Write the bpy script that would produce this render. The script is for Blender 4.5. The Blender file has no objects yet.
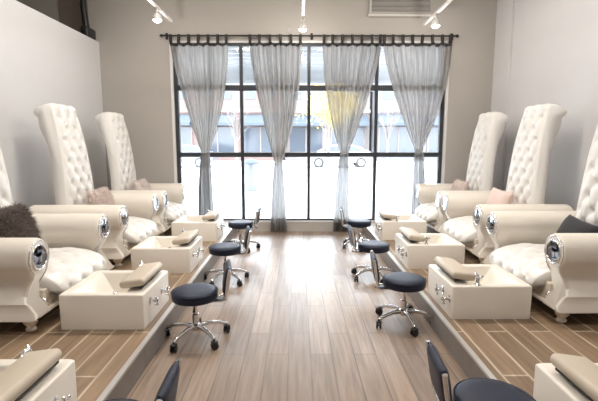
import bpy, bmesh, math, random
from mathutils import Vector, Matrix
random.seed(7)
PI = math.pi
sc = bpy.context.scene
COL = sc.collection
R = math.radians

# ------------------------------------------------------------------ materials
def mat(name, col, rough=0.5, metal=0.0, spec=0.5, bump=0.0, bscale=200.0, var=0.0, vscale=6.0, coat=0.0, sheen=0.0, em=0.0, emcol=None, sss=0.0):
    m = bpy.data.materials.new(name); m.use_nodes = True
    nt = m.node_tree; b = nt.nodes['Principled BSDF']
    b.inputs['Base Color'].default_value = (*col, 1)
    b.inputs['Roughness'].default_value = rough
    b.inputs['Metallic'].default_value = metal
    b.inputs['Specular IOR Level'].default_value = spec
    b.inputs['Coat Weight'].default_value = coat
    b.inputs['Sheen Weight'].default_value = sheen
    if em:
        b.inputs['Emission Color'].default_value = (*(emcol or col), 1)
        b.inputs['Emission Strength'].default_value = em
    tc = nt.nodes.new('ShaderNodeTexCoord')
    if var:
        n = nt.nodes.new('ShaderNodeTexNoise'); n.inputs['Scale'].default_value = vscale; n.inputs['Detail'].default_value = 4
        nt.links.new(tc.outputs['Object'], n.inputs['Vector'])
        mx = nt.nodes.new('ShaderNodeMix'); mx.data_type = 'RGBA'
        mx.inputs[6].default_value = (*[c*(1-var) for c in col], 1)
        mx.inputs[7].default_value = (*[min(1, c*(1+var)) for c in col], 1)
        nt.links.new(n.outputs['Fac'], mx.inputs[0]); nt.links.new(mx.outputs[2], b.inputs['Base Color'])
    if bump:
        n2 = nt.nodes.new('ShaderNodeTexNoise'); n2.inputs['Scale'].default_value = bscale; n2.inputs['Detail'].default_value = 3
        nt.links.new(tc.outputs['Object'], n2.inputs['Vector'])
        bp = nt.nodes.new('ShaderNodeBump'); bp.inputs['Strength'].default_value = bump; bp.inputs['Distance'].default_value = 0.01
        nt.links.new(n2.outputs['Fac'], bp.inputs['Height']); nt.links.new(bp.outputs['Normal'], b.inputs['Normal'])
    return m

def plank_mat(name, c1, c2, grout, rough, gw=0.012, grain=0.25):
    m = bpy.data.materials.new(name); m.use_nodes = True
    nt = m.node_tree; b = nt.nodes['Principled BSDF']; L = nt.links.new
    geo = nt.nodes.new('ShaderNodeNewGeometry')
    mp = nt.nodes.new('ShaderNodeMapping'); mp.vector_type = 'POINT'
    mp.inputs['Rotation'].default_value = (0, 0, R(90))
    mp.inputs['Location'].default_value = (0.13, 0.06, 0)
    L(geo.outputs['Position'], mp.inputs['Vector'])
    br = nt.nodes.new('ShaderNodeTexBrick')
    br.inputs['Scale'].default_value = 1.0
    br.inputs['Brick Width'].default_value = 0.92
    br.inputs['Row Height'].default_value = 0.155
    br.inputs['Mortar Size'].default_value = gw*0.5
    br.inputs['Mortar Smooth'].default_value = 0.2
    br.inputs['Bias'].default_value = 0.0
    br.offset = 0.37; br.offset_frequency = 2
    br.inputs['Color1'].default_value = (*c1, 1); br.inputs['Color2'].default_value = (*c2, 1)
    br.inputs['Mortar'].default_value = (*grout, 1)
    L(mp.outputs['Vector'], br.inputs['Vector'])
    # grain: noise stretched along the plank
    mg = nt.nodes.new('ShaderNodeMapping'); mg.inputs['Scale'].default_value = (34, 2.2, 1)
    L(geo.outputs['Position'], mg.inputs['Vector'])
    n = nt.nodes.new('ShaderNodeTexNoise'); n.inputs['Scale'].default_value = 1.0; n.inputs['Detail'].default_value = 6; n.inputs['Distortion'].default_value = 0.6
    L(mg.outputs['Vector'], n.inputs['Vector'])
    rp = nt.nodes.new('ShaderNodeMapRange'); rp.inputs['From Min'].default_value = 0.3; rp.inputs['From Max'].default_value = 0.7
    rp.inputs['To Min'].default_value = 1-grain; rp.inputs['To Max'].default_value = 1+grain*0.6
    L(n.outputs['Fac'], rp.inputs['Value'])
    mul = nt.nodes.new('ShaderNodeMix'); mul.data_type = 'RGBA'; mul.blend_type = 'MULTIPLY'; mul.inputs[0].default_value = 1
    L(br.outputs['Color'], mul.inputs[6]); L(rp.outputs['Result'], mul.inputs[7])
    L(mul.outputs[2], b.inputs['Base Color'])
    b.inputs['Roughness'].default_value = rough
    bp = nt.nodes.new('ShaderNodeBump'); bp.inputs['Strength'].default_value = 0.25; bp.inputs['Distance'].default_value = 0.004
    inv = nt.nodes.new('ShaderNodeMath'); inv.operation = 'SUBTRACT'; inv.inputs[0].default_value = 1
    L(br.outputs['Fac'], inv.inputs[1]); L(inv.outputs[0], bp.inputs['Height']); L(bp.outputs['Normal'], b.inputs['Normal'])
    return m

def glass_mat():
    m = bpy.data.materials.new('window_glass'); m.use_nodes = True
    nt = m.node_tree; nt.nodes.clear(); L = nt.links.new
    o = nt.nodes.new('ShaderNodeOutputMaterial'); t = nt.nodes.new('ShaderNodeBsdfTransparent'); g = nt.nodes.new('ShaderNodeBsdfGlossy')
    t.inputs['Color'].default_value = (.97, .98, .985, 1); g.inputs['Roughness'].default_value = 0.02
    f = nt.nodes.new('ShaderNodeFresnel'); f.inputs['IOR'].default_value = 1.45
    mx = nt.nodes.new('ShaderNodeMixShader')
    L(f.outputs[0], mx.inputs[0]); L(t.outputs[0], mx.inputs[1]); L(g.outputs[0], mx.inputs[2]); L(mx.outputs[0], o.inputs['Surface'])
    return m

def sheer_mat(name, col, transp):
    m = bpy.data.materials.new(name); m.use_nodes = True
    nt = m.node_tree; nt.nodes.clear(); L = nt.links.new
    o = nt.nodes.new('ShaderNodeOutputMaterial')
    d = nt.nodes.new('ShaderNodeBsdfDiffuse'); tl = nt.nodes.new('ShaderNodeBsdfTranslucent'); tr = nt.nodes.new('ShaderNodeBsdfTransparent')
    tc = nt.nodes.new('ShaderNodeTexCoord')
    mp = nt.nodes.new('ShaderNodeMapping'); mp.inputs['Scale'].default_value = (55, 55, 1.2)
    n = nt.nodes.new('ShaderNodeTexNoise'); n.inputs['Scale'].default_value = 1; n.inputs['Detail'].default_value = 3
    L(tc.outputs['Object'], mp.inputs['Vector']); L(mp.outputs['Vector'], n.inputs['Vector'])
    cr = nt.nodes.new('ShaderNodeMix'); cr.data_type = 'RGBA'
    cr.inputs[6].default_value = (*[c*.45 for c in col], 1); cr.inputs[7].default_value = (*[c*1.5 for c in col], 1)  # shaded streaks of overlapping folds put into the cloth colour as noise
    L(n.outputs['Fac'], cr.inputs[0]); L(cr.outputs[2], d.inputs['Color']); L(cr.outputs[2], tl.inputs['Color'])
    m1 = nt.nodes.new('ShaderNodeMixShader'); m1.inputs[0].default_value = .5
    L(d.outputs[0], m1.inputs[1]); L(tl.outputs[0], m1.inputs[2])
    m2 = nt.nodes.new('ShaderNodeMixShader'); m2.inputs[0].default_value = transp
    L(m1.outputs[0], m2.inputs[1]); L(tr.outputs[0], m2.inputs[2]); L(m2.outputs[0], o.inputs['Surface'])
    return m

M = {}
M['wall_white'] = mat('wall_white_paint', (.66, .658, .665), .7, bump=.05, bscale=80, var=.02)
M['wall_right'] = mat('wall_grey_paint', (.62, .612, .62), .7, bump=.05, bscale=80, var=.02)
M['wall_taupe'] = mat('wall_taupe_paint', (.43, .402, .368), .75, bump=.05, bscale=80, var=.02)
M['ceiling'] = mat('ceiling_paint', (.60, .58, .55), .8, bump=.05)
M['floor'] = plank_mat('floor_wood_tile', (.36, .268, .20), (.25, .182, .136), (.18, .138, .11), .36, gw=.010, grain=.3)
M['platform'] = plank_mat('platform_wood_tile', (.32, .22, .14), (.215, .145, .09), (.52, .43, .32), .38, gw=.016, grain=.28)
M['riser'] = mat('riser_grey_tile', (.23, .205, .185), .5, var=.15, vscale=10)
M['alu'] = mat('brushed_aluminium_trim', (.62, .60, .58), .35, .6)
M['cream'] = mat('cream_vinyl', (.80, .745, .66), .38, bump=.06, bscale=300, var=.015, vscale=8)
M['palevinyl'] = mat('pale_vinyl', (.80, .78, .745), .30, bump=.05, bscale=300, coat=.15)  # backs and seats take a paler, more neutral tone than the arms
M['apron'] = mat('cream_apron', (.74, .67, .57), .42, bump=.05, bscale=300)
M['foot'] = mat('cream_painted_foot', (.76, .68, .57), .35)
M['chrome'] = mat('chrome', (.80, .80, .82), .12, 1.0)
M['mirror'] = mat('dark_mirror', (.24, .25, .275), .04, 1.0)
M['tub'] = mat('cream_resin', (.82, .765, .68), .32, var=.01)
M['pad'] = mat('taupe_vinyl_pad', (.57, .49, .39), .45, bump=.08, bscale=250)
M['navy'] = mat('navy_black_vinyl', (.014, .020, .042), .45, 0, .3, bump=.08, bscale=300)
M['black'] = mat('black_plastic', (.015, .015, .016), .4, bump=.02)
M['frame'] = mat('window_steel_dark', (.035, .040, .048), .4, bump=.02)
M['sill'] = mat('sill_paint', (.72, .71, .70), .5)
M['base'] = mat('window_curb', (.50, .47, .44), .6, var=.05)
M['glass'] = glass_mat()
M['sheer'] = sheer_mat('sheer_grey_cloth', (.39, .372, .355), .10)
M['hem'] = mat('backlit_hem_cloth', (.04, .037, .038), .9, bump=.1)  # near black: backlit darkness of the doubled cloth is put into its colour
M['tieback'] = mat('curtain_tie_cloth', (.38, .38, .40), .9, bump=.1)
M['rod'] = mat('dark_iron_rod', (.03, .027, .025), .45, .4)
M['fur'] = mat('brown_fur', (.13, .095, .078), .85, sheen=.4, var=.35, vscale=30)
M['pinkfur'] = mat('pink_fluff', (.74, .64, .59), .9, sheen=.4, var=.12, vscale=40)
M['pinkcloth'] = mat('blush_cloth', (.72, .56, .50), .85, sheen=.3, bump=.1)
M['whitefluff'] = mat('pale_fluff', (.74, .66, .62), .9, sheen=.3, var=.08, vscale=40)
M['blackcloth'] = mat('black_velvet', (.012, .011, .016), .8, sheen=.15, bump=.1)
M['railwhite'] = mat('white_track', (.78, .76, .73), .4)
M['lampglow'] = mat('lamp_glow', (1, .93, .82), .4, em=9, emcol=(1, .90, .74))
M['clearglass'] = mat('lamp_shade_glass', (.62, .60, .57), .2)
M['vent'] = mat('vent_metal', (.42, .40, .375), .45, .3)
M['ventlip'] = mat('vent_lip', (.66, .64, .60), .4)
M['ventdark'] = mat('vent_inside', (.36, .34, .315), .7)
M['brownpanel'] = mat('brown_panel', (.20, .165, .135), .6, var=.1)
M['duct'] = mat('crumpled_foil', (.72, .71, .70), .3, .5, bump=.6, bscale=40)
M['ground'] = mat('pale_concrete', (.62, .61, .60), .85, var=.06, vscale=1.5)
M['road'] = mat('asphalt', (.50, .50, .51), .85, var=.08, vscale=2)
M['fac_pale'] = mat('pale_render_facade', (.17, .155, .145), .8, var=.04, vscale=1)
M['fac_red'] = mat('rosy_brick_facade', (.135, .092, .084), .85, var=.1, vscale=3)
M['fac_grey'] = mat('grey_facade', (.12, .118, .122), .8, var=.05, vscale=1)
M['fac_glass'] = mat('shop_glass', (.05, .06, .075), .15)
M['awning'] = mat('blue_grey_awning', (.055, .068, .085), .8)
M['trimstone'] = mat('stone_cornice', (.17, .135, .125), .8)
M['bark'] = mat('bark', (.16, .14, .13), .9, bump=.3, bscale=30)
M['yellow'] = mat('yellow_leaves', (.62, .45, .07), .7, var=.2, vscale=3)
M['carwhite'] = mat('white_car_paint', (.30, .305, .31), .2, coat=.4)
M['cargrey'] = mat('silver_car_paint', (.12, .13, .14), .25, .3, coat=.4)
M['tyre'] = mat('tyre_rubber', (.03, .03, .03), .8)
M['soffit'] = mat('canopy_slats', (.16, .165, .17), .6)
M['fillplate'] = mat('ceiling_fill_plate', (.9, .85, .75), .5, em=3, emcol=(1, .9, .75))  # glow for plates of the added ceiling fill, on no object

# ------------------------------------------------------------------ builders
def obj(name, bm, m, parent=None, smooth=None, loc=None, rotz=0):
    bmesh.ops.recalc_face_normals(bm, faces=bm.faces)
    if smooth is not None:
        for f in bm.faces: f.smooth = True
        for e in bm.edges:
            if len(e.link_faces) == 2 and e.calc_face_angle(0) > smooth: e.smooth = False
    me = bpy.data.meshes.new(name); bm.to_mesh(me); bm.free()
    me.materials.append(m)
    o = bpy.data.objects.new(name, me); COL.objects.link(o)
    if parent: o.parent = parent
    if loc: o.location = loc
    if rotz: o.rotation_euler = (0, 0, rotz)
    return o
def tag(o, label=None, cat=None, group=None, kind=None):
    if label: o['label'] = label
    if cat: o['category'] = cat
    if group: o['group'] = group
    if kind: o['kind'] = kind
    return o
def thing(name, label, cat, loc=(0, 0, 0), rotz=0, group=None):
    o = bpy.data.objects.new(name, None); COL.objects.link(o)
    o.empty_display_size = .1
    o.location = loc; o.rotation_euler = (0, 0, rotz)
    return tag(o, label, cat, group)
def kids(o): return [c for c in bpy.data.objects if c.parent == o]
def dup(root, loc, rotz, label, group=None):
    r = root.copy(); COL.objects.link(r); r.location = loc; r.rotation_euler = (0, 0, rotz)
    r['label'] = label
    if group: r['group'] = group
    for ch in kids(root):
        c = ch.copy(); COL.objects.link(c); c.parent = r
        for g in kids(ch):
            d = g.copy(); COL.objects.link(d); d.parent = c
    return r
def box(bm, x0, x1, y0, y1, z0, z1, bev=0.0, seg=2, mtx=None):
    r = bmesh.ops.create_cube(bm, size=1.0)
    vs = r['verts']
    for v in vs:
        v.co = Vector(((x0+x1)/2 + v.co.x*(x1-x0), (y0+y1)/2 + v.co.y*(y1-y0), (z0+z1)/2 + v.co.z*(z1-z0)))
    if bev:
        es = list({e for v in vs for e in v.link_edges})
        r2 = bmesh.ops.bevel(bm, geom=es, offset=bev, segments=seg, affect='EDGES', profile=.5)
        vs = list({v for f in r2['faces'] for v in f.verts} | {v for v in vs if v.is_valid})
    if mtx:
        for v in vs: v.co = mtx @ v.co
    return vs
def lathe(bm, prof, n=20, mtx=None):
    rings = []
    for r, z in prof:
        ring = []
        for k in range(n):
            a = 2*PI*k/n
            co = Vector((r*math.cos(a), r*math.sin(a), z))
            ring.append(bm.verts.new(mtx @ co if mtx else co))
        rings.append(ring)
    for a, b in zip(rings, rings[1:]):
        for k in range(n):
            bm.faces.new((a[k], a[(k+1) % n], b[(k+1) % n], b[k]))
    bm.faces.new(list(reversed(rings[0]))); bm.faces.new(rings[-1])
def tube(bm, pts, rad, n=8, closed=False, flat=1.0):
    pts = [Vector(p) for p in pts]; N = len(pts)
    rads = rad if isinstance(rad, (list, tuple)) else [rad]*N
    rings = []; up = None
    for i in range(N):
        if closed: t = pts[(i+1) % N] - pts[i-1]
        else: t = pts[min(i+1, N-1)] - pts[max(i-1, 0)]
        t.normalize()
        if up is None:
            up = Vector((0, 0, 1)) if abs(t.z) < .9 else Vector((1, 0, 0))
        u = (up - t*up.dot(t))
        if u.length < 1e-4: u = t.orthogonal()
        u.normalize(); w = t.cross(u); up = u
        rings.append([bm.verts.new(pts[i] + (u*math.cos(2*PI*k/n) + w*math.sin(2*PI*k/n)*flat)*rads[i]) for k in range(n)])
    rng = range(N) if closed else range(N-1)
    for i in rng:
        a, b = rings[i], rings[(i+1) % N]
        for k in range(n): bm.faces.new((a[k], a[(k+1) % n], b[(k+1) % n], b[k]))
    if not closed:
        bm.faces.new(list(reversed(rings[0]))); bm.faces.new(rings[-1])
def prism(bm, poly, x0, x1, axis='x'):
    """poly of (a,b) extruded; axis x: (y,z); axis y: (x,z)"""
    def P(a, b, t): return Vector((t, a, b)) if axis == 'x' else Vector((a, t, b))
    A = [bm.verts.new(P(a, b, x0)) for a, b in poly]; B = [bm.verts.new(P(a, b, x1)) for a, b in poly]
    n = len(poly)
    for k in range(n): bm.faces.new((A[k], A[(k+1) % n], B[(k+1) % n], B[k]))
    bm.faces.new(list(reversed(A))); bm.faces.new(B)
def struct(name, bm, m, parent=None, smooth=None):
    o = obj(name, bm, m, parent, smooth)
    if parent is None: o['kind'] = 'structure'
    return o
def sbox(name, m, *a, parent=None, bev=0):
    bm = bmesh.new(); box(bm, *a, bev=bev); return struct(name, bm, m, parent)

# ------------------------------------------------------------------ setting
XL, XR, YB, YF, ZC = -3.15, 3.20, 7.15, -4.0, 4.3
PL, PR, PH = -1.012, 1.10, 0.17
ST = PH
sbox('floor', M['floor'], -6.0, 3.4, YF, YB+.2, -.12, 0)
sbox('ceiling', M['ceiling'], -6.1, 3.4, YF-.1, YB+.2, ZC, ZC+.1)
sbox('wall_left', M['wall_white'], XL-.13, XL, YF, YB, 0, 3.08, bev=.012)
sbox('wall_far_left', M['wall_taupe'], -6.1, -6.0, YF, YB+.2, 0, ZC)
sbox('wall_right', M['wall_right'], XR, XR+.12, YF, YB+.2, 0, ZC)
sbox('wall_rear', M['wall_white'], -6.0, XR, YF-.1, YF, 0, ZC)
WX0, WX1, WZ0, WZ1 = -2.04, 2.46, .17, 3.10
bm = bmesh.new()
box(bm, -6.0, WX0, YB, YB+.2, 0, ZC); box(bm, WX1, XR, YB, YB+.2, 0, ZC)
box(bm, WX0, WX1, YB, YB+.2, WZ1, ZC)
struct('wall_back', bm, M['wall_taupe'])
sbox('baseboard_back', M['base'], WX0, WX1, YB-.012, YB+.2, 0, WZ0)
sbox('trim_1', M['wall_right'], XR-.03, XR, 6.62, YB, 0, ZC)
# window reveal lining
bm = bmesh.new()
box(bm, WX0, WX0+.045, YB-.004, YB+.2, WZ0, WZ1); box(bm, WX1-.045, WX1, YB-.004, YB+.2, WZ0, WZ1)
box(bm, WX0, WX1, YB-.004, YB+.2, WZ1-.03, WZ1)
struct('trim_2', bm, M['sill'])
# platforms
for side, x0, x1, ex0, ex1, rx in (('left', XL, PL, PL-.03, PL+.004, PL), ('right', PR, XR, PR-.004, PR+.03, PR)):
    sbox('platform_'+side, M['platform'], x0 + (.012 if side == 'right' else 0), x1-(.012 if side == 'left' else 0), -1.5, YB-.002, 0.0, PH-.001)
    bm = bmesh.new()
    L0 = -1.5
    while L0 < YB-.02:
        L1 = min(L0+.6, YB-.004)
        box(bm, rx-.012 if side == 'left' else rx, rx if side == 'left' else rx+.012, L0+.002, L1-.002, 0, PH-.006)
        L0 += .6
    struct('riser_'+side, bm, M['riser'])
    sbox('step_nosing_'+side, M['alu'], ex0, ex1, -1.5, YB-.004, PH-.014, PH+.002)
# recess over the left wall: brown panel on the back wall
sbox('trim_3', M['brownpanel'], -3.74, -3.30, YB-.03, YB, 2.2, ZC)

# window
win = bpy.data.objects.new('window_1', None); COL.objects.link(win); win['kind'] = 'structure'
gy = YB+.07
bm = bmesh.new()
fx0, fx1 = WX0+.045, WX1-.045
mull = [fx0+.03, -.905, .195, 1.30, fx1-.03]
rows = [WZ0+.02, 1.29, 2.37, WZ1-.055]
for i, x in enumerate(mull):
    w = .03 if i in (0, 4) else .026
    box(bm, x-w, x+w, gy-.045, gy+.045, WZ0, WZ1-.03, bev=.004, seg=1)
for i, z in enumerate(rows):
    w = (.02, .038, .045, .025)[i]
    box(bm, fx0, fx1, gy-.04, gy+.04, z-w, z+w, bev=.004, seg=1)
obj('window_frame', bm, M['frame'], win)
for i in range(4):
    for j in range(3):
        bm = bmesh.new()
        box(bm, mull[i]+.02, mull[i+1]-.02, gy-.004, gy+.004, rows[j]+.02, rows[j+1]-.02)
        obj('glass_pane', bm, M['glass'], win)
bm = bmesh.new(); box(bm, fx0, fx1, YB-.02, YB+.03, WZ0-.012, WZ0+.012, bev=.004)
obj('window_sill', bm, M['sill'], win)

# ------------------------------------------------------------------ curtain rod and curtains
RY, RZ = 7.09, 3.165
t = thing('curtain_rod', 'dark iron curtain rod spanning the whole front window', 'curtain rod', (0, RY, RZ))
bm = bmesh.new(); tube(bm, [(-2.12, 0, 0), (2.52, 0, 0)], .013, 10); obj('pole', bm, M['rod'], t, 1)
for x, s in ((-2.12, -1), (2.52, 1)):
    bm = bmesh.new()
    lathe(bm, [(.010, 0), (.022, .008), (.024, .025), (.014, .04), (.004, .05)], 12, Matrix.Translation((x, 0, 0)) @ Matrix.Rotation(s*PI/2, 4, 'Y'))
    obj('finial', bm, M['rod'], t, 1)
for x in (-2.07, .235, 2.47):
    bm = bmesh.new(); box(bm, x-.012, x+.012, -.008, YB-RY-.006, -.012, .012); box(bm, x-.02, x+.02, YB-RY-.012, YB-RY, -.05, .05)
    obj('bracket', bm, M['rod'], t)

def curtain(x0, x1, tx, bx0, bx1, tie_z, label, seed, ntab):
    rnd = random.Random(seed)
    t = thing('curtain', label, 'curtain', ((x0+x1)/2, RY, 0), 0, 'grey sheer curtains on the rod')
    ox = (x0+x1)/2
    ztop = RZ-.115
    nz, nx = 70, 110
    tw = .062
    ph = rnd.random()*6; nf = 9
    amp = [.6+.8*rnd.random() for _ in range(nf+2)]
    def edges(z):
        if z >= tie_z:
            u = (ztop-z)/(ztop-tie_z)
            e = u**1.35
            e2 = u**2.0
            return x0+(tx-tw-x0)*(e if tx-x0 > x1-tx else e2), x1+(tx+tw-x1)*(e if tx-x0 <= x1-tx else e2), u
        u = (tie_z-z)/tie_z
        e = u**.6
        return tx-tw+(bx0-tx+tw)*e, tx+tw+(bx1-tx-tw)*e, 1-u
    zb = .012
    def fold0(s):
        A = .022*1.35
        return math.sin(2*PI*nf*s+ph+.5*math.sin(3*s+ztop))*A*amp[int(s*nf)] + .3*A*math.sin(2*PI*nf*2.3*s+ph*2)
    bm = bmesh.new(); G = []
    for j in range(nz+1):
        z = ztop+(zb-ztop)*j/nz
        a, b, u = edges(z)
        row = []
        for i in range(nx+1):
            s = i/nx
            # between the tabs the top edge sags
            sag = -.022*abs(math.sin(PI*(ntab-1)*s))**1.5*max(0, 1-(ztop-z)/.5)
            A = .022+.018*(1-abs(2*u-1))*1.0
            A = A*1.35*(1-.5*u) + (.0 if z > tie_z else .006)
            fold = math.sin(2*PI*nf*s+ph+.5*math.sin(3*s+z))*A*amp[int(s*nf)] + .3*A*math.sin(2*PI*nf*2.3*s+ph*2)
            k = math.exp(-((z-tie_z)/.10)**2)
            fold = fold*(1-.55*k)+ k*.022*math.sin(PI*s)*-1
            row.append(bm.verts.new((a+(b-a)*s-ox + .006*math.sin(2*PI*nf*s*1.0+1), fold-.012, z+sag)))
        G.append(row)
    for j in range(nz):
        for i in range(nx): bm.faces.new((G[j][i], G[j][i+1], G[j+1][i+1], G[j+1][i]))
    obj('sheer_panel', bm, M['sheer'], t, 2)
    # header hem following the top edge
    bm = bmesh.new(); rows = [[], [], [], []]
    for i in range(81):
        s = i/80
        sag = -.022*abs(math.sin(PI*(ntab-1)*s))**1.5
        f = fold0(s)-.012
        x = x0+(x1-x0)*s-ox + .006*math.sin(2*PI*nf*s+1)
        for r, (dy, dz) in zip(rows, ((-.007, .012), (-.007, -.03), (.007, -.03), (.007, .012))):
            r.append(bm.verts.new((x, f+dy, ztop+sag+dz)))
    for i in range(80):
        for q in range(4): bm.faces.new((rows[q][i], rows[q][i+1], rows[(q+1) % 4][i+1], rows[(q+1) % 4][i]))
    bm.faces.new([r[0] for r in rows]); bm.faces.new([r[-1] for r in rows])
    obj('header_hem', bm, M['hem'], t, 1)
    for k in range(ntab):
        s = k/(ntab-1); x = x0+(x1-x0)*s-ox; x += .02 if k == 0 else (-.02 if k == ntab-1 else 0)
        f = fold0(s)-.012
        pts = [(f+.004, ztop-.01), (.019, RZ-.02), (.0175, RZ+.006), (.008, RZ+.0175), (-.008, RZ+.0175), (-.0175, RZ+.006), (-.019, RZ-.02), (f-.008, ztop-.01)]
        bm = bmesh.new(); A = []
        for y, z in pts: A.append((bm.verts.new((x-.021, y, z)), bm.verts.new((x+.021, y, z))))
        for p, q in zip(A, A[1:]): bm.faces.new((p[0], p[1], q[1], q[0]))
        o = obj('tab', bm, M['hem'], t, 2)
        md = o.modifiers.new('thick', 'SOLIDIFY'); md.thickness = .003; md.offset = -1 if False else 1
    bm = bmesh.new(); n = 28
    tube(bm, [((tw+.004)*math.cos(2*PI*k/n)+tx-ox, -.025+.036*math.sin(2*PI*k/n), tie_z+.01*math.cos(2*PI*k/n)) for k in range(n)], [.009]*n, 8, closed=True)
    obj('tieback', bm, M['tieback'], t, 1)
curtain(-2.02, -1.10, -1.50, -1.66, -1.38, 1.33, 'grey sheer curtain nearest the left wall, hanging behind the left foot baths', 1, 7)
curtain(-.76, .075, -.31, -.45, -.17, 1.16, 'grey sheer curtain whose hem reaches open floor beside the left stools', 2, 6)
curtain(.41, 1.345, .77, .60, .88, 1.31, 'grey sheer curtain just right of the window centre, behind the far right stool', 3, 7)
curtain(1.37, 2.46, 1.99, 1.90, 2.18, 1.38, 'widest grey sheer curtain, nearest the right wall behind the far right chair', 4, 8)

# ------------------------------------------------------------------ pedicure chair
def tuft(u, v, a, b):
    p = u/a+v/b; q = u/a-v/b
    f = abs(math.sin(PI*p))*abs(math.sin(PI*q))
    dp = p-round(p); dq = q-round(q)
    du = (dp+dq)*a/2; dv = (dp-dq)*b/2
    d2 = du*du+dv*dv
    return .38*f**.5+.62*(1-math.exp(-d2/.034**2))
def outline_solid(bm, pts, hw, nt, tuftn, edge, depth):
    """closed outline pts [(x,z,arc or None)] swept across y; the first tuftn points carry the padding"""
    N = len(pts)
    P = [Vector((p[0], 0, p[1])) for p in pts]
    nrm = []
    for i in range(N):
        tvec = P[(i+1) % N]-P[i-1]
        nrm.append(Vector((tvec.z, 0, -tvec.x)).normalized())
    area = sum(P[i].x*P[(i+1) % N].z-P[(i+1) % N].x*P[i].z for i in range(N))
    sg = 1 if area > 0 else -1
    s = [0.0]
    for i in range(1, N): s.append(s[-1]+(P[i]-P[i-1]).length)
    cols = []
    for j in range(nt+1):
        tt = -1+2*j/nt
        tt = math.copysign(abs(tt)**.85, tt)
        col = []
        for i in range(N):
            w = hw(P[i].z, i)
            y = tt*w
            off = -edge*abs(tt)**7
            if i < tuftn:
                fade = min(1, (1-abs(tt)-.10)/.16)*min(1, (tuftn-1-i)/5.0+.0)*min(1, i/4.0)
                off += depth*(tuft(y, s[i], .19, .25)-.75)*max(0, fade) + .012*(1-abs(tt)**4)
            co = P[i]+nrm[i]*sg*off
            col.append(bm.verts.new((co.x, y, co.z)))
        cols.append(col)
    for j in range(nt):
        for i in range(N):
            bm.faces.new((cols[j][i], cols[j][(i+1) % N], cols[j+1][(i+1) % N], cols[j+1][i]))
    bm.faces.new(cols[0]); bm.faces.new(list(reversed(cols[-1])))

def backrest_bm():
    pts = []
    zt = 1.68; r = .088
    n1 = 84
    for k in range(n1+1):
        u = k/n1; z = .36+(zt-.36)*u
        x = -.17-.05*u-.09*u**3.2
        pts.append((x, z))
    # the scroll rolls backwards
    dx = pts[-1][0]-pts[-2][0]; dz = pts[-1][1]-pts[-2][1]
    a0 = math.atan2(dx, -dz) if False else math.atan2(-dx, dz)   # lean angle
    nx_, nz_ = math.cos(a0), math.sin(a0)
    cx, cz = pts[-1][0]-nx_*r, pts[-1][1]-nz_*r
    # sweep over the top, bulging back
    for k in range(1, 26):
        a = a0 + R(215)*k/25
        rx = r*(1+.72*math.sin(min(PI/2, max(0, (a-a0)/R(180)*PI/2))))
        pts.append((cx+rx*math.cos(a), cz+r*1.0*math.sin(a)))
    tn = n1+12
    # back line down
    bx, bz = pts[-1]
    for k in range(1, 21):
        u = k/20
        xb = -.17-.15-.05*(1-u)-.09*(1-u)**3.2-.0
        z = bz+(.30-bz)*u
        w = min(1, u*4); w = w*w*(3-2*w)
        pts.append((bx+(xb-bx)*w, z))
    def hw(z, i):
        u = max(0, min(1, (z-.36)/(zt-.36)))
        top = max(0, min(1, (z-(zt-.10))/.18))
        return .355-.085*u**1.3-.012*top**2
    bm = bmesh.new()
    outline_solid(bm, pts, hw, 48, tn, .022, .052)
    return bm
def seat_bm():
    def bez(P, n):
        out = []
        for k in range(n):
            t = k/n; c = [Vector(p) for p in P]
            while len(c) > 1: c = [x.lerp(y, t) for x, y in zip(c, c[1:])]
            out.append((c[0].x, c[0].y))
        return out
    pts = bez([(-.22, .42), (-.05, .38), (.08, .38), (.20, .385)], 24)+bez([(.20, .385), (.42, .395), (.56, .34), (.59, .235)], 24)
    pts += bez([(.59, .235), (.597, .195), (.58, .165), (.53, .175)], 6)
    tn = len(pts)
    pts += [(.53, .175), (.44, .21), (.36, .22), (-.22, .24)]
    bm = bmesh.new()
    outline_solid(bm, pts, lambda z, i: .395-(.05*max(0, (.34-z)/.16)**2 if z < .34 and i < tn else 0), 44, tn, .026, .042)
    return bm
ARM_Y, ROLL_Z, ROLL_R = .515, .53, .135
def face_x(z):
    """the front of an arm sweeps back under the roll and out again at the base"""
    if z > .44: return 0
    if z > .28: u = (.44-z)/.16; return -.075*(3*u*u-2*u**3)
    u = min(1, (.28-z)/.17); return -.075+.10*(3*u*u-2*u**3)
def arm_profile(s):
    """S-curved section of an arm, +y outside; (y,z)"""
    P = []
    cy, cz, r = .0, ROLL_Z, ROLL_R
    for k in range(25):                       # around the roll from the inner underside over the top to the outer underside
        a = R(212)-R(252)*k/24
        P.append((cy+r*math.cos(a), cz+r*math.sin(a)))
    # outer side under the roll, in, then flaring to the base
    y0, z0 = P[-1]
    for u, y, z in ((0, .075, .415), (0, .058, .375), (0, .058, .32), (0, .075, .265), (0, .105, .235), (0, .115, .22), (0, .108, .205), (0, .112, .15), (0, .130, .12), (0, .130, .105)):
        P.append((y, z))
    P += [(-.055, .105), (-.06, .16), (-.06, .22), (-.068, .26), (-.075, .30), (-.08, .34), (-.085, .38), (-.095, .42)]
    return [(y*s, z) for y, z in P]
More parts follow.
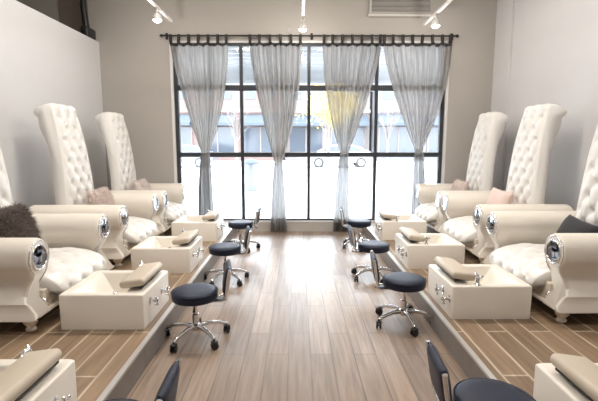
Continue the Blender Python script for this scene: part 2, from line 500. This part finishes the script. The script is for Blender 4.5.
def make_chair(label, loc, rotz):
    t = thing('pedicure_chair', label, 'chair', loc, rotz, 'tall tufted pedicure chairs')
    obj('backrest', backrest_bm(), M['palevinyl'], t, 1.2)
    obj('seat', seat_bm(), M['palevinyl'], t, 1.2)
    bm = bmesh.new(); box(bm, -.42, .47, -.455, .455, .105, .265, bev=.01); box(bm, -.43, .505, -.46, .46, .105, .135, bev=.008)
    obj('base', bm, M['apron'], t)
    for s in (-1, 1):
        bm = bmesh.new()
        prof = arm_profile(s)
        # bevelled ends: two inset rings
        secs = [(-.48, .03), (-.47, .008), (-.45, 0), (.47, 0), (.49, .006), (.50, .02)]
        cyc = sum(p[0] for p in prof)/len(prof); czc = sum(p[1] for p in prof)/len(prof)
        rings = []
        n = len(prof)
        for x, ins in secs:
            ring = []
            for i, (y, z) in enumerate(prof):
                py, pz = prof[i-1]; qy, qz = prof[(i+1) % n]
                tv = Vector((qy-py, qz-pz)).normalized(); nv = Vector((tv.y, -tv.x))*(s)
                ring.append(bm.verts.new((x+(face_x(z) if x > .40 else 0), ARM_Y*s+y+nv.x*ins, z+nv.y*ins)))
            rings.append(ring)
        for a, b in zip(rings, rings[1:]):
            for k in range(n): bm.faces.new((a[k], a[(k+1) % n], b[(k+1) % n], b[k]))
        bm.faces.new(rings[0]); bm.faces.new(list(reversed(rings[-1])))
        arm = obj('arm', bm, M['cream'], t, .6)
        # mirror medallion and studded trim on the front of the roll
        bm = bmesh.new(); n = 32
        lathe(bm, [(.082, 0), (.082, .004), (.060, .006), (.02, .007), (.001, .0072)], n, Matrix.Translation((.499, ARM_Y*s, ROLL_Z)) @ Matrix.Rotation(PI/2, 4, 'Y'))
        obj('arm_mirror', bm, M['mirror'], arm, .5)
        bm = bmesh.new()
        tube(bm, [(0.504, ARM_Y*s+.086*math.cos(2*PI*k/n), ROLL_Z+.086*math.sin(2*PI*k/n)) for k in range(n)], .006, 8, closed=True)
        obj('mirror_rim', bm, M['chrome'], arm, 1.2)
        bm = bmesh.new(); path = []; dz = .115
        for k in range(29):                   # a beaded trim up the inner edge and round the roll
            z = .17+(ROLL_Z-.075-.17)*k/28
            path.append((.497+face_x(z), ARM_Y*s-s*(.062+.026*k/28), z))
        for k in range(1, 76):
            an = R(220)-R(258)*k/75
            path.append((.499, ARM_Y*s+s*dz*math.cos(an), ROLL_Z+dz*math.sin(an)))
        tube(bm, path, [.0065 if k % 3 else .0045 for k in range(len(path))], 8)
        obj('stud_trim', bm, M['chrome'], arm, 1.2)
        for x in (-.40, .42):
            bm = bmesh.new()
            lathe(bm, [(.022, 0), (.034, .006), (.036, .018), (.026, .032), (.030, .040), (.046, .058), (.050, .075), (.040, .09), (.040, .108)], 18, Matrix.Translation((x, s*.545, 0)))
            obj('foot', bm, M['foot'], t, .8)
    return t
LX, RX = -2.33, 2.44
GC = 'tall tufted pedicure chairs'
c0 = make_chair('cream tufted pedicure chair on the left holding the shaggy dark brown pillow', (LX+.018, 3.465, ST), 0)
dup(c0, (LX-.02, 5.06, ST), 0, 'cream tufted pedicure chair with tall scroll back, middle of the left row, pink fluffy pillow')
dup(c0, (LX, 6.45, ST), 0, 'cream tufted pedicure chair at the end of the left row, by the window')
dup(c0, (RX-.045, 3.60, ST), PI, 'cream tufted pedicure chair on the right holding the black cushion')
dup(c0, (RX+.01, 5.085, ST), PI, 'cream tufted pedicure chair in the middle of the right row with blush pink cushion')
dup(c0, (RX+.01, 6.39, ST), PI, 'cream tufted pedicure chair at the end of the right row, by the window')

# ------------------------------------------------------------------ foot bath
def make_tub(label, loc, rotz, handles):
    t = thing('foot_bath', label, 'foot bath', loc, rotz, 'square cream foot baths')
    H = .258; a = .30
    bm = bmesh.new()
    out_b = [(-a, -a, 0), (a, -a, 0), (a, a, 0), (-a, a, 0)]
    out_t = [(x*1.005, y*1.005, H) for x, y, z in out_b]
    in_t = [(-.235, -.235, H), (.15, -.235, H), (.15, .235, H), (-.235, .235, H)]
    in_b = [(-.10, -.19, .07), (.13, -.19, .06), (.13, .19, .06), (-.10, .19, .07)]
    rings = [[bm.verts.new(p) for p in rr] for rr in (out_b, out_t, in_t, in_b)]
    for A, B in zip(rings, rings[1:]):
        for k in range(4): bm.faces.new((A[k], A[(k+1) % 4], B[(k+1) % 4], B[k]))
    bm.faces.new(rings[0]); bm.faces.new(rings[-1])
    bmesh.ops.bevel(bm, geom=[e for e in bm.edges if not all(v in rings[0] for v in e.verts)], offset=.012, segments=3, affect='EDGES', profile=.5)
    obj('basin', bm, M['tub'], t, .9)
    # foot pad, a long rounded cushion on the aisle rim, raised on two struts
    bm = bmesh.new(); vs = box(bm, -.092, .092, -.235, .235, -.027, .027, bev=.024, seg=4)
    for v in vs: v.co.z += .012*math.cos(v.co.x/.092*PI/2)*(1 if v.co.z > 0 else 0)
    mt = Matrix.Translation((.19, .005, H+.052)) @ Matrix.Rotation(R(-8), 4, 'Y')
    for v in bm.verts: v.co = mt @ v.co
    pad = obj('foot_pad', bm, M['pad'], t, .7)
    bm = bmesh.new()
    for y in (-.12, .14): box(bm, .19, .235, y-.02, y+.02, H-.004, H+.045)
    box(bm, .155, .262, -.20, .225, H+.018, H+.028)
    obj('pad_bracket', bm, M['black'], pad)
    # faucet on the far rim
    bm = bmesh.new()
    lathe(bm, [(.024, 0), (.024, .008), (.014, .014), (.013, .05), (.010, .055)], 14, Matrix.Translation((.10, .266, H-.002)))
    tube(bm, [(.10, .266, H+.04), (.10, .255, H+.068), (.10, .225, H+.072), (.10, .20, H+.055)], [.012, .013, .012, .010], 10)
    tube(bm, [(.10, .266, H+.05), (.075, .29, H+.075)], .007, 8)
    obj('faucet', bm, M['chrome'], t, .8)
    bm = bmesh.new(); lathe(bm, [(.017, 0), (.017, .006), (.010, .011), (.002, .012)], 14, Matrix.Translation((.09, -.268, H-.001)))
    obj('air_button', bm, M['chrome'], t, .8)
    for y, z in handles:
        bm = bmesh.new(); mt = Matrix.Translation((a+.0005, y, z)) @ Matrix.Rotation(PI/2, 4, 'Y')
        lathe(bm, [(.030, 0), (.030, .005), (.014, .012), (.013, .04), (.017, .043), (.017, .056), (.010, .062)], 16, mt)
        for q in range(4):
            an = q*PI/2+.4
            d = Vector((0, math.cos(an), math.sin(an)))
            c = Vector((a+.050, y, z))
            tube(bm, [c+d*.012, c+d*.034], .006, 8)
            bmesh.ops.create_icosphere(bm, subdivisions=2, radius=.009, matrix=Matrix.Translation(c+d*.036))
        obj('control_handle', bm, M['chrome'], t, .8)
    return t
tL, tR = -1.39, 1.468
b0 = make_tub('cream foot bath at the near left corner, cut off by the picture edge', (tL-.02, 1.73, ST), 0, ((-.17, .165), (.10, .145)))
dup(b0, (tL, 3.23, ST), 0, 'cream foot bath on the left, in front of the chair with the brown fur pillow')
dup(b0, (tL, 4.56, ST), 0, 'cream foot bath third along the left row, before the middle left chair')
dup(b0, (tL, 5.98, ST), 0, 'cream foot bath on the left closest to the window')
b1 = make_tub('cream foot bath at the near right corner, cut off by the picture edge', (tR, 1.68, ST), PI, ((.25, .145), (.10, .165)))
dup(b1, (tR, 3.40, ST), PI, 'cream foot bath on the right, in front of the chair with the black cushion')
dup(b1, (tR, 4.70, ST), PI, 'cream foot bath third along the right row, before the middle right chair')
dup(b1, (tR, 6.05, ST), PI, 'cream foot bath on the right closest to the window')

# ------------------------------------------------------------------ stool
def make_stool(label, loc, rotz, spin):
    """the backrest stands towards local +x"""
    t = thing('pedicure_stool', label, 'stool', loc, rotz, 'low rolling technician stools')
    bm = bmesh.new()
    lathe(bm, [(.150, .318), (.166, .324), (.172, .338), (.172, .372), (.166, .388), (.150, .397), (.10, .402), (.04, .403), (.002, .4035)], 40)
    st = obj('seat', bm, M['navy'], t, .9)
    bm = bmesh.new(); tube(bm, [(.1725*math.cos(2*PI*k/40), .1725*math.sin(2*PI*k/40), .383) for k in range(40)], .004, 6, closed=True)
    obj('piping', bm, M['navy'], st, 1.5)
    bm = bmesh.new(); lathe(bm, [(.08, .300), (.10, .306), (.10, .318), (.05, .3185)], 20); box(bm, -.06, .24, -.03, .03, .306, .314)
    obj('seat_plate', bm, M['black'], t, .6)
    # back pad, curved round the seat
    def bp(ph, z, r):
        lean = (z-.34)*.17
        return Vector((r+lean-.06*r*(1-math.cos(ph)), (r+lean*.5)*math.sin(ph)*.98, z))
    bm = bmesh.new(); na, nz = 18, 14
    phm = R(36)
    def halfang(u): return phm*(1-.10*abs(2*u-1)**4)
    front = []; back = []
    for j in range(nz+1):
        u = j/nz; z = .375+.205*u
        fr = []; bk = []
        for i in range(na+1):
            s = -1+2*i/na
            e = (1-abs(s)**6)*(1-abs(2*u-1)**6)
            ph = s*halfang(u)
            fr.append(bm.verts.new(bp(ph, z, .212-.018*e**.5))); bk.append(bm.verts.new(bp(ph, z, .222+.022*e**.5)))
        front.append(fr); back.append(bk)
    for g in (front, back):
        for j in range(nz):
            for i in range(na): bm.faces.new((g[j][i], g[j][i+1], g[j+1][i+1], g[j+1][i]))
    ring_f = [front[0][i] for i in range(na+1)]+[front[j][na] for j in range(1, nz+1)]+[front[nz][i] for i in range(na-1, -1, -1)]+[front[j][0] for j in range(nz-1, 0, -1)]
    ring_b = [back[0][i] for i in range(na+1)]+[back[j][na] for j in range(1, nz+1)]+[back[nz][i] for i in range(na-1, -1, -1)]+[back[j][0] for j in range(nz-1, 0, -1)]
    n = len(ring_f)
    for k in range(n): bm.faces.new((ring_f[k], ring_f[(k+1) % n], ring_b[(k+1) % n], ring_b[k]))
    br = obj('backrest', bm, M['navy'], t, 1.0)
    bm = bmesh.new()
    loop = [bp(-R(38), .575-.225*j/10, .226) for j in range(10)]
    for i in range(19):
        q = -1+2*i/18; loop.append(bp(q*R(37), .350, .226))
    for j in range(1, 11): loop.append(bp(R(38), .350+.225*j/10, .226))
    tube(bm, loop, .0120, 8, flat=.9)
    obj('chrome_rim', bm, M['chrome'], br, 1.2)
    bm = bmesh.new()
    for s in (-1, 1):
        tube(bm, [(.04, s*.035, .309), (.19, s*.06, .309), (.222, s*.07, .322), (.232, s*.08, .36), (.236, s*.085, .392)], .009, 8)
    obj('back_bracket', bm, M['chrome'], t, 1.0)
    bm = bmesh.new(); lathe(bm, [(.026, .10), (.026, .20), (.022, .203), (.016, .205), (.016, .302)], 18)
    obj('gas_post', bm, M['chrome'], t, .8)
    bm = bmesh.new(); tube(bm, [(0, .03, .297), (0, -.09, .297), (0, -.13, .288)], .005, 8); tube(bm, [(0, -.125, .289), (0, -.165, .283)], .009, 8)
    obj('height_lever', bm, M['black'], t, 1)
    bm = bmesh.new()
    lathe(bm, [(.030, .075), (.038, .082), (.038, .118), (.029, .126)], 18)
    for k in range(5):
        a = 2*PI*k/5+spin; d = Vector((math.cos(a), math.sin(a), 0))
        tube(bm, [d*.02+Vector((0, 0, .105)), d*.10+Vector((0, 0, .112)), d*.18+Vector((0, 0, .098)), d*.245+Vector((0, 0, .074))], [.020, .018, .015, .012], 10, flat=.8)
    obj('star_base', bm, M['chrome'], t, .8)
    for k in range(5):
        a = 2*PI*k/5+spin; c = Vector((math.cos(a)*.245, math.sin(a)*.245, 0))
        bm = bmesh.new(); w = a*1.7+.6
        mt = Matrix.Translation(c+Vector((0, 0, .0275))) @ Matrix.Rotation(w, 4, 'Z') @ Matrix.Rotation(PI/2, 4, 'X')
        for z in (-.021, .006): lathe(bm, [(.020, z), (.0275, z+.003), (.0275, z+.012), (.020, z+.015)], 16, mt)
        lathe(bm, [(.008, -.008), (.008, .008)], 8, mt)
        mt2 = Matrix.Translation(c+Vector((0, 0, .0275))) @ Matrix.Rotation(w, 4, 'Z')
        box(bm, -.026, .026, -.022, .022, .022, .036, bev=.008, seg=2, mtx=mt2)
        lathe(bm, [(.007, .036), (.007, .05)], 8, mt2)
        obj('caster', bm, M['black'], t, .6)
    return t
s0 = make_stool('dark navy stool nearest on the left, only its backrest and seat edge in view', (-.765, 1.58, 0), R(2), .30)
dup(s0, (-.775, 3.14, 0), R(10), 'navy round stool on the left beside the foot bath of the fur pillow chair')
dup(s0, (-.775, 4.52, 0), R(10), 'navy round stool second from the window on the left')
dup(s0, (-.79, 5.93, 0), R(-4), 'navy round stool on the left closest to the window')
s1 = make_stool('dark navy stool nearest on the right, cut off by the lower picture edge', (.865, 1.74, 0), PI+R(-4), .54)
dup(s1, (.885, 3.42, 0), PI+R(-6), 'navy round stool on the right beside the foot bath of the black cushion chair')
dup(s1, (.845, 4.62, 0), PI+R(2), 'navy round stool second from the window on the right')
dup(s1, (.885, 6.02, 0), PI+R(-5), 'navy round stool on the right closest to the window')

# ------------------------------------------------------------------ pillows
def pillow(name, label, m, loc, size, rot, fluff=0, fl=.05, seed=0, cat='pillow'):
    rnd = random.Random(seed)
    t = bmesh.new(); n = 16
    w, h, d = size
    def P(u, v, s):
        e = max(0, (1-abs(u)**2.6))*max(0, (1-abs(v)**2.6))
        pin = 1-.07*(1-abs(v)**2)*abs(u)**3
        pin2 = 1-.07*(1-abs(u)**2)*abs(v)**3
        return Vector((s*d/2*e**.5+s*.004, u*w/2*pin, v*h/2*pin2))
    for s in (-1, 1):
        G = [[t.verts.new(P(-1+2*i/n, -1+2*j/n, s)) for i in range(n+1)] for j in range(n+1)]
        for j in range(n):
            for i in range(n): t.faces.new((G[j][i], G[j][i+1], G[j+1][i+1], G[j+1][i]))
    bmesh.ops.remove_doubles(t, verts=t.verts, dist=.009)
    for f in t.faces: f.smooth = True
    for k in range(fluff):
        u = rnd.uniform(-1, 1); v = rnd.uniform(-1, 1); s = rnd.choice((-1, 1))
        if rnd.random() < .15:
            if rnd.random() < .5: u = math.copysign(1, u)
            else: v = math.copysign(1, v)
        p = P(u, v, s)
        nrm = Vector((s*(1.1-max(abs(u), abs(v))**3), u*.9, v*.9)).normalized()
        dr = (nrm+Vector((rnd.gauss(0, .45), rnd.gauss(0, .45), rnd.gauss(0, .45)-.35))).normalized()
        L_ = fl*rnd.uniform(.6, 1.25)
        sd = dr.orthogonal().normalized()*fl*.055
        sd2 = dr.cross(sd).normalized()*fl*.055
        tip = p+dr*L_+Vector((0, 0, -L_*.2))
        a = t.verts.new(p+sd); b = t.verts.new(p-sd*.5+sd2); c = t.verts.new(p-sd*.5-sd2); q = t.verts.new(tip)
        t.faces.new((a, b, q)); t.faces.new((b, c, q)); t.faces.new((c, a, q))
    o = obj(name, t, m)
    o.location = loc; o.rotation_euler = rot
    return tag(o, label, cat)
pillow('fur_pillow', 'shaggy dark brown fur pillow on the nearest left chair', M['fur'], (-2.23, 3.33, ST+.64), (.42, .36, .17), (0, R(-16), R(6)), 5200, .055, 1)
pillow('fluffy_pillow', 'pinkish fluffy pillow on the middle left chair', M['pinkfur'], (-2.30, 5.02, ST+.61), (.44, .34, .15), (0, R(-16), 0), 4200, .045, 2)
pillow('fluffy_pillow', 'pale fluffy pillow on the left chair at the window end', M['whitefluff'], (-2.30, 6.36, ST+.61), (.44, .34, .15), (0, R(-16), 0), 2500, .04, 3)
pillow('cushion', 'black velvet cushion leaning on the nearest right chair', M['blackcloth'], (2.40, 3.62, ST+.515), (.50, .33, .16), (R(3), R(24), R(-4)), cat='cushion')
pillow('cushion', 'blush pink cushion on the middle right chair', M['pinkcloth'], (2.42, 5.10, ST+.60), (.52, .34, .15), (R(2), R(16), 0), cat='cushion')
pillow('fluffy_pillow', 'blush fluffy pillow on the right chair at the window end', M['pinkfur'], (2.42, 6.36, ST+.60), (.42, .32, .15), (0, R(16), 0), 2500, .04, 4)

# ------------------------------------------------------------------ track lights, vent, wall bits
RAILZ = 3.24
rails = ((-1.84, 6.62, 'white ceiling track rail on the left'), (.085, 6.55, 'white ceiling track rail over the middle aisle'), (1.92, 6.75, 'white ceiling track rail on the right'))
lamps = ((-1.84, 5.95, 'glass track lamp hanging from the left rail'), (.085, 6.42, 'track lamp hanging from the middle rail above the curtain gap'), (1.92, 6.22, 'glass track lamp hanging from the right rail'))
for x, ye, lab in rails:
    t = thing('track_rail', lab, 'light rail', (x, 0, RAILZ), 0, 'ceiling track rails')
    bm = bmesh.new(); box(bm, -.019, .019, -2.0, ye, 0, .035, bev=.004, seg=1); obj('rail', bm, M['railwhite'], t)
    for y in (-1.0, 2.0, 4.4):
        bm = bmesh.new(); tube(bm, [(0, y, .03), (0, y, ZC-RAILZ)], .006, 8); obj('hanger', bm, M['railwhite'], t)
for x, y, lab in lamps:
    t = thing('track_lamp', lab, 'lamp', (x, y, RAILZ), 0, 'track lamps')
    bm = bmesh.new(); lathe(bm, [(.012, -.055), (.012, -.02), (.022, -.018), (.022, .0)], 14); obj('lamp_stem', bm, M['railwhite'], t, .6)
    bm = bmesh.new(); lathe(bm, [(.060, -.145), (.062, -.135), (.055, -.10), (.040, -.07), (.020, -.055), (.014, -.050)], 24); obj('lamp_shade', bm, M['clearglass'], t, .8)
    bm = bmesh.new(); lathe(bm, [(.012, -.178), (.034, -.170), (.052, -.156), (.056, -.144), (.050, -.140)], 24); obj('bulb', bm, M['lampglow'], t, .9)
# vent on the back wall
t = thing('air_vent', 'grey metal air vent high on the back wall above the right curtains', 'vent', (1.64, YB, 3.69))
bm = bmesh.new()
box(bm, -.50, .50, -.05, 0, -.20, -.16); box(bm, -.50, .50, -.05, 0, .16, .20); box(bm, -.50, -.46, -.05, 0, -.16, .16); box(bm, .46, .50, -.05, 0, -.16, .16)
obj('vent_frame', bm, M['vent'], t)
bm = bmesh.new(); box(bm, -.46, .46, -.012, -.002, -.16, .16); obj('vent_back', bm, M['ventdark'], t)
for k in range(4):
    bm = bmesh.new(); z = -.12+.08*k
    box(bm, -.46, .46, -.002, .002, -.036, .036, mtx=Matrix.Translation((0, -.03, z)) @ Matrix.Rotation(R(50), 4, 'X'))
    obj('louvre', bm, M['vent'], t)
bm = bmesh.new(); box(bm, -.52, .52, -.07, 0, -.225, -.20, bev=.004); obj('bottom_lip', bm, M['ventlip'], t)
# crumpled flexible duct end beside the vent
bm = bmesh.new()
pts = []; rr = []
for k in range(40):
    u = k/39; pts.append((2.30+.34*math.sin(u*PI/2), 6.93, 3.73+(ZC-3.73)*(1-math.cos(u*PI/2)))); rr.append(.085*(1+.09*(k % 2)))
tube(bm, pts, rr, 18)
tag(obj('flexible_duct', bm, M['duct'], None, 2), 'crinkled silvery duct high on the back wall beside the air vent', 'duct')
bm = bmesh.new(); box(bm, -.034, .034, -.018, 0, -.05, .05, bev=.006); o = obj('wall_sensor', bm, M['vent'], None, loc=(-.125, YB, 3.27))
tag(o, 'small plain plate on the back wall above the curtain rod', 'wall plate')
# black pipe rising from a box foot on the left wall top
t = thing('black_pipe', 'black pipe with a flared foot standing on top of the left wall', 'pipe', (-3.215, 6.93, 3.08))
bm = bmesh.new(); tube(bm, [(-.02, 0, .12), (-.05, 0, .45), (-.06, 0, ZC-3.08)], [.05, .045, .05], 12); obj('pipe', bm, M['black'], t, 1)
bm = bmesh.new(); box(bm, -.06, .06, -.14, .14, 0, .16, bev=.03, seg=3); obj('foot_box', bm, M['black'], t, .7)

# ------------------------------------------------------------------ outside
GZ = -.02
sbox('sidewalk', M['ground'], -30, 30, YB+.2, 16, GZ-.3, GZ)
sbox('road', M['road'], -60, 60, 16, 31, GZ-.45, GZ-.12)
sbox('far_sidewalk', M['ground'], -60, 60, 31, 60, GZ-.3, GZ)
# entrance canopy: slats and beam over the sidewalk
t = thing('canopy', 'grey slatted canopy over the sidewalk outside the window', 'canopy', (0, YB+.3, 3.30))
bm = bmesh.new(); box(bm, -3.6, 3.6, 2.85, 2.95, -.42, .10); box(bm, -3.6, 3.6, 2.80, 2.97, -.45, -.38); obj('front_beam', bm, M['soffit'], t)
for k in range(7):
    bm = bmesh.new(); box(bm, -3.6, 3.6, .15+.4*k, .24+.4*k, -.06, .06); obj('slat', bm, M['soffit'], t)
for x in (-3.5, -1.2, 1.2, 3.5):
    bm = bmesh.new(); box(bm, x-.05, x+.05, -.08, 2.85, .06, .16); obj('rafter', bm, M['soffit'], t)

def shop(name, label, x0, x1, y, h, wm, bays, sill=.7):
    t = thing(name, label, 'building', ((x0+x1)/2, y, GZ))
    w = (x1-x0)/2
    bm = bmesh.new(); box(bm, -w, w, 0, 8, 0, h); obj('facade_wall', bm, wm, t)
    bm = bmesh.new(); box(bm, -w-.1, w+.1, -.35, 0, h-.6, h-.15); box(bm, -w-.05, w+.05, -.2, 0, 3.85, 4.15); obj('cornice', bm, M['trimstone'], t)
    bw = 2*w/bays
    for k in range(bays):
        cx = -w+bw*(k+.5)
        bm = bmesh.new(); box(bm, cx-bw*.4, cx+bw*.4, -.06, .0, sill, 2.7); f = obj('shop_window', bm, M['fac_glass'], t)
        bm = bmesh.new()
        for q in (-.4, 0, .4): box(bm, cx+bw*q-.05, cx+bw*q+.05, -.11, -.06, sill, 2.7)
        box(bm, cx-bw*.42, cx+bw*.42, -.12, -.06, sill-.1, sill)
        obj('window_bars', bm, M['trimstone'], f)
        bm = bmesh.new(); prism(bm, [(0, 3.7), (-1.1, 3.0), (-1.1, 2.8), (0, 2.8)], cx-bw*.43, cx+bw*.43); obj('awning', bm, M['awning'], t)
        if h > 6:
            for q in (-.22, .22):
                bm = bmesh.new(); box(bm, cx+bw*(q-.12), cx+bw*(q+.12), -.05, 0, 4.9, 6.4); obj('upper_window', bm, M['fac_glass'], t)
    return t
shop('shop_building', 'rosy brick shop building across the street, seen through the left panes', -15, -1.2, 35, 8.6, M['fac_red'], 4)
shop('shop_building', 'pale low shop building across the street, seen through the middle panes', -1.0, 6.0, 36, 6.6, M['fac_pale'], 2)
shop('shop_building', 'grey shop building across the street, seen through the right panes', 6.2, 22, 35, 8.0, M['fac_grey'], 4)

def tree(name, label, loc, h, crown, leafm, seed):
    rnd = random.Random(seed)
    t = thing(name, label, 'tree', loc)
    bm = bmesh.new(); tips = []
    tube(bm, [(0, 0, 0), (.03, .02, h*.25), (0, 0, h*.5)], [.11, .09, .07], 8)
    obj('trunk', bm, M['bark'], t, 1)
    bm = bmesh.new()
    for k in range(16):
        a = rnd.uniform(0, 2*PI); z0 = h*rnd.uniform(.32, .5); r = crown*rnd.uniform(.5, 1)
        e = Vector((r*math.cos(a), r*math.sin(a), z0+h*rnd.uniform(.2, .5)))
        mid = Vector((e.x*.4, e.y*.4, (z0+e.z)/2+.1))
        tube(bm, [(0, 0, z0), mid, e], [.045, .03, .010], 6); tips.append(e)
        for q in range(4):
            b = mid.lerp(e, rnd.random()); e2 = b+Vector((rnd.gauss(0, .35), rnd.gauss(0, .35), abs(rnd.gauss(.3, .2))))
            tube(bm, [b, e2], [.014, .005], 5); tips.append(e2)
    obj('branches', bm, M['bark'], t, 1)
    if leafm:
        bm = bmesh.new()
        for k in range(3600):
            c = rnd.choice(tips)+Vector((rnd.gauss(0, .30), rnd.gauss(0, .30), rnd.gauss(0, .24)))
            d = Vector((rnd.gauss(0, 1), rnd.gauss(0, 1), rnd.gauss(0, 1))).normalized(); e = d.orthogonal().normalized()
            L_ = rnd.uniform(.07, .13)
            bm.faces.new([bm.verts.new(c), bm.verts.new(c+d*L_*.5+e*L_*.35), bm.verts.new(c+d*L_), bm.verts.new(c+d*L_*.5-e*L_*.35)])
        obj('foliage', bm, leafm, t)
tree('yellow_tree', 'yellow leaved tree across the street, seen through the window centre', (1.75, 24.5, GZ-.12), 4.9, 1.5, M['yellow'], 5)
tree('bare_tree', 'small bare tree on the far sidewalk, seen through the left centre pane', (-4.4, 31.6, GZ), 4.2, 1.1, None, 6)
tree('bare_tree', 'small bare tree on the far sidewalk, seen through the right pane', (6.6, 31.6, GZ), 4.4, 1.2, None, 8)

def car(label, loc, m, van=False):
    t = thing('car', label, 'car', loc)
    L_, w = 2.2, .86
    prof = [(-L_, .32), (-L_, .80), (-2.05, .92), (-1.35, 1.0), (-.85, 1.38), (-.4, 1.47), (.7, 1.46), (1.25, 1.36), (1.85, 1.02), (2.1, .95), (L_, .7), (L_, .32)]
    bm = bmesh.new(); prism(bm, prof, -w, w, 'y')
    bmesh.ops.bevel(bm, geom=list(bm.edges), offset=.05, segments=2, affect='EDGES')
    obj('body', bm, m, t, .6)
    for s in (-1, 1):
        bm = bmesh.new(); prism(bm, [(-1.15, 1.03), (-.78, 1.34), (-.05, 1.39), (-.05, 1.03)], s*w-.01, s*w+.012, 'y'); prism(bm, [(.05, 1.03), (.05, 1.39), (.7, 1.38), (1.15, 1.29), (1.5, 1.03)], s*w-.01, s*w+.012, 'y')
        obj('side_glass', bm, M['fac_glass'], t)
        for x in (-1.35, 1.35):
            bm = bmesh.new(); mt = Matrix.Translation((x, s*(w-.1), .33)) @ Matrix.Rotation(PI/2, 4, 'X')
            lathe(bm, [(.26, -.12), (.33, -.10), (.33, .10), (.26, .12)], 24, mt); wh = obj('wheel', bm, M['tyre'], t, .6)
            bm = bmesh.new(); lathe(bm, [(.20, -.135), (.20, .135)], 20, mt); obj('hub_cap', bm, M['chrome'], wh, .6)
    return t
car('white parked car across the street, its wheels seen below the yellow tree', (2.75, 28.4, GZ-.12), M['carwhite'])
car('silver parked car across the street, seen through the left panes', (-7.6, 28.6, GZ-.12), M['cargrey'])
t = thing('litter_bin', 'grey street litter bin on the sidewalk outside the left centre pane', 'bin', (-1.43, 13.4, GZ))
bm = bmesh.new(); lathe(bm, [(.19, 0), (.21, .05), (.235, .80), (.235, .84)], 24); b_ = obj('bin_body', bm, M['cargrey'], t, .6)
bm = bmesh.new(); lathe(bm, [(.25, .84), (.25, .89), (.17, .97), (.05, 1.0)], 24); obj('bin_lid', bm, M['awning'], t, .6)

# ------------------------------------------------------------------ light
w = bpy.data.worlds.new('overcast_sky'); sc.world = w; w.use_nodes = True
nt = w.node_tree; bg = nt.nodes['Background']
tc = nt.nodes.new('ShaderNodeTexCoord'); sp = nt.nodes.new('ShaderNodeSeparateXYZ'); rp = nt.nodes.new('ShaderNodeValToRGB')
nt.links.new(tc.outputs['Generated'], sp.inputs[0]); nt.links.new(sp.outputs['Z'], rp.inputs[0]); nt.links.new(rp.outputs[0], bg.inputs['Color'])
rp.color_ramp.elements[0].color = (.89, .94, 1, 1); rp.color_ramp.elements[1].color = (.80, .90, 1, 1)
bg.inputs['Strength'].default_value = 13.0

def area(name, loc, sx, sy, power, col, rot=(0, 0, 0)):
    l = bpy.data.lights.new(name, 'AREA'); l.shape = 'RECTANGLE'; l.size = sx; l.size_y = sy; l.energy = power; l.color = col
    o = bpy.data.objects.new(name, l); COL.objects.link(o); o.location = loc; o.rotation_euler = rot; return o
WARM = (1, .94, .87)
for x in (-1.2, 1.2):
    for y, p in ((1.4, 29), (4.3, 66)):
        area('ceiling_fill_light', (x, y, ZC-.12), 1.2, .35, p, WARM)  # added soft fill under the ceiling, no fixture stands here
for x, y, lab in lamps:
    l = bpy.data.lights.new('track_bulb_light', 'POINT'); l.energy = 14; l.color = WARM; l.shadow_soft_size = .05
    o = bpy.data.objects.new('track_bulb_light', l); COL.objects.link(o); o.location = (x, y, RAILZ-.24)

# ------------------------------------------------------------------ camera
cam = bpy.data.cameras.new('camera'); cam.sensor_width = 36; cam.lens = 430/598*36; cam.clip_start = .05; cam.clip_end = 300
co = bpy.data.objects.new('camera', cam); COL.objects.link(co)
co.location = (0, 0, 1.5); co.rotation_euler = (R(90-7.75), 0, R(-.27))
sc.camera = co
sc.view_settings.view_transform = 'Standard'; sc.view_settings.look = 'None'
sc.view_settings.exposure = 0.27; sc.view_settings.gamma = 1.0
sc.view_settings.use_curve_mapping = False
sc.cycles.max_bounces = 10; sc.cycles.diffuse_bounces = 5; sc.cycles.transparent_max_bounces = 12
sc.cycles.use_denoising = True
sc.cycles.sample_clamp_indirect = 8
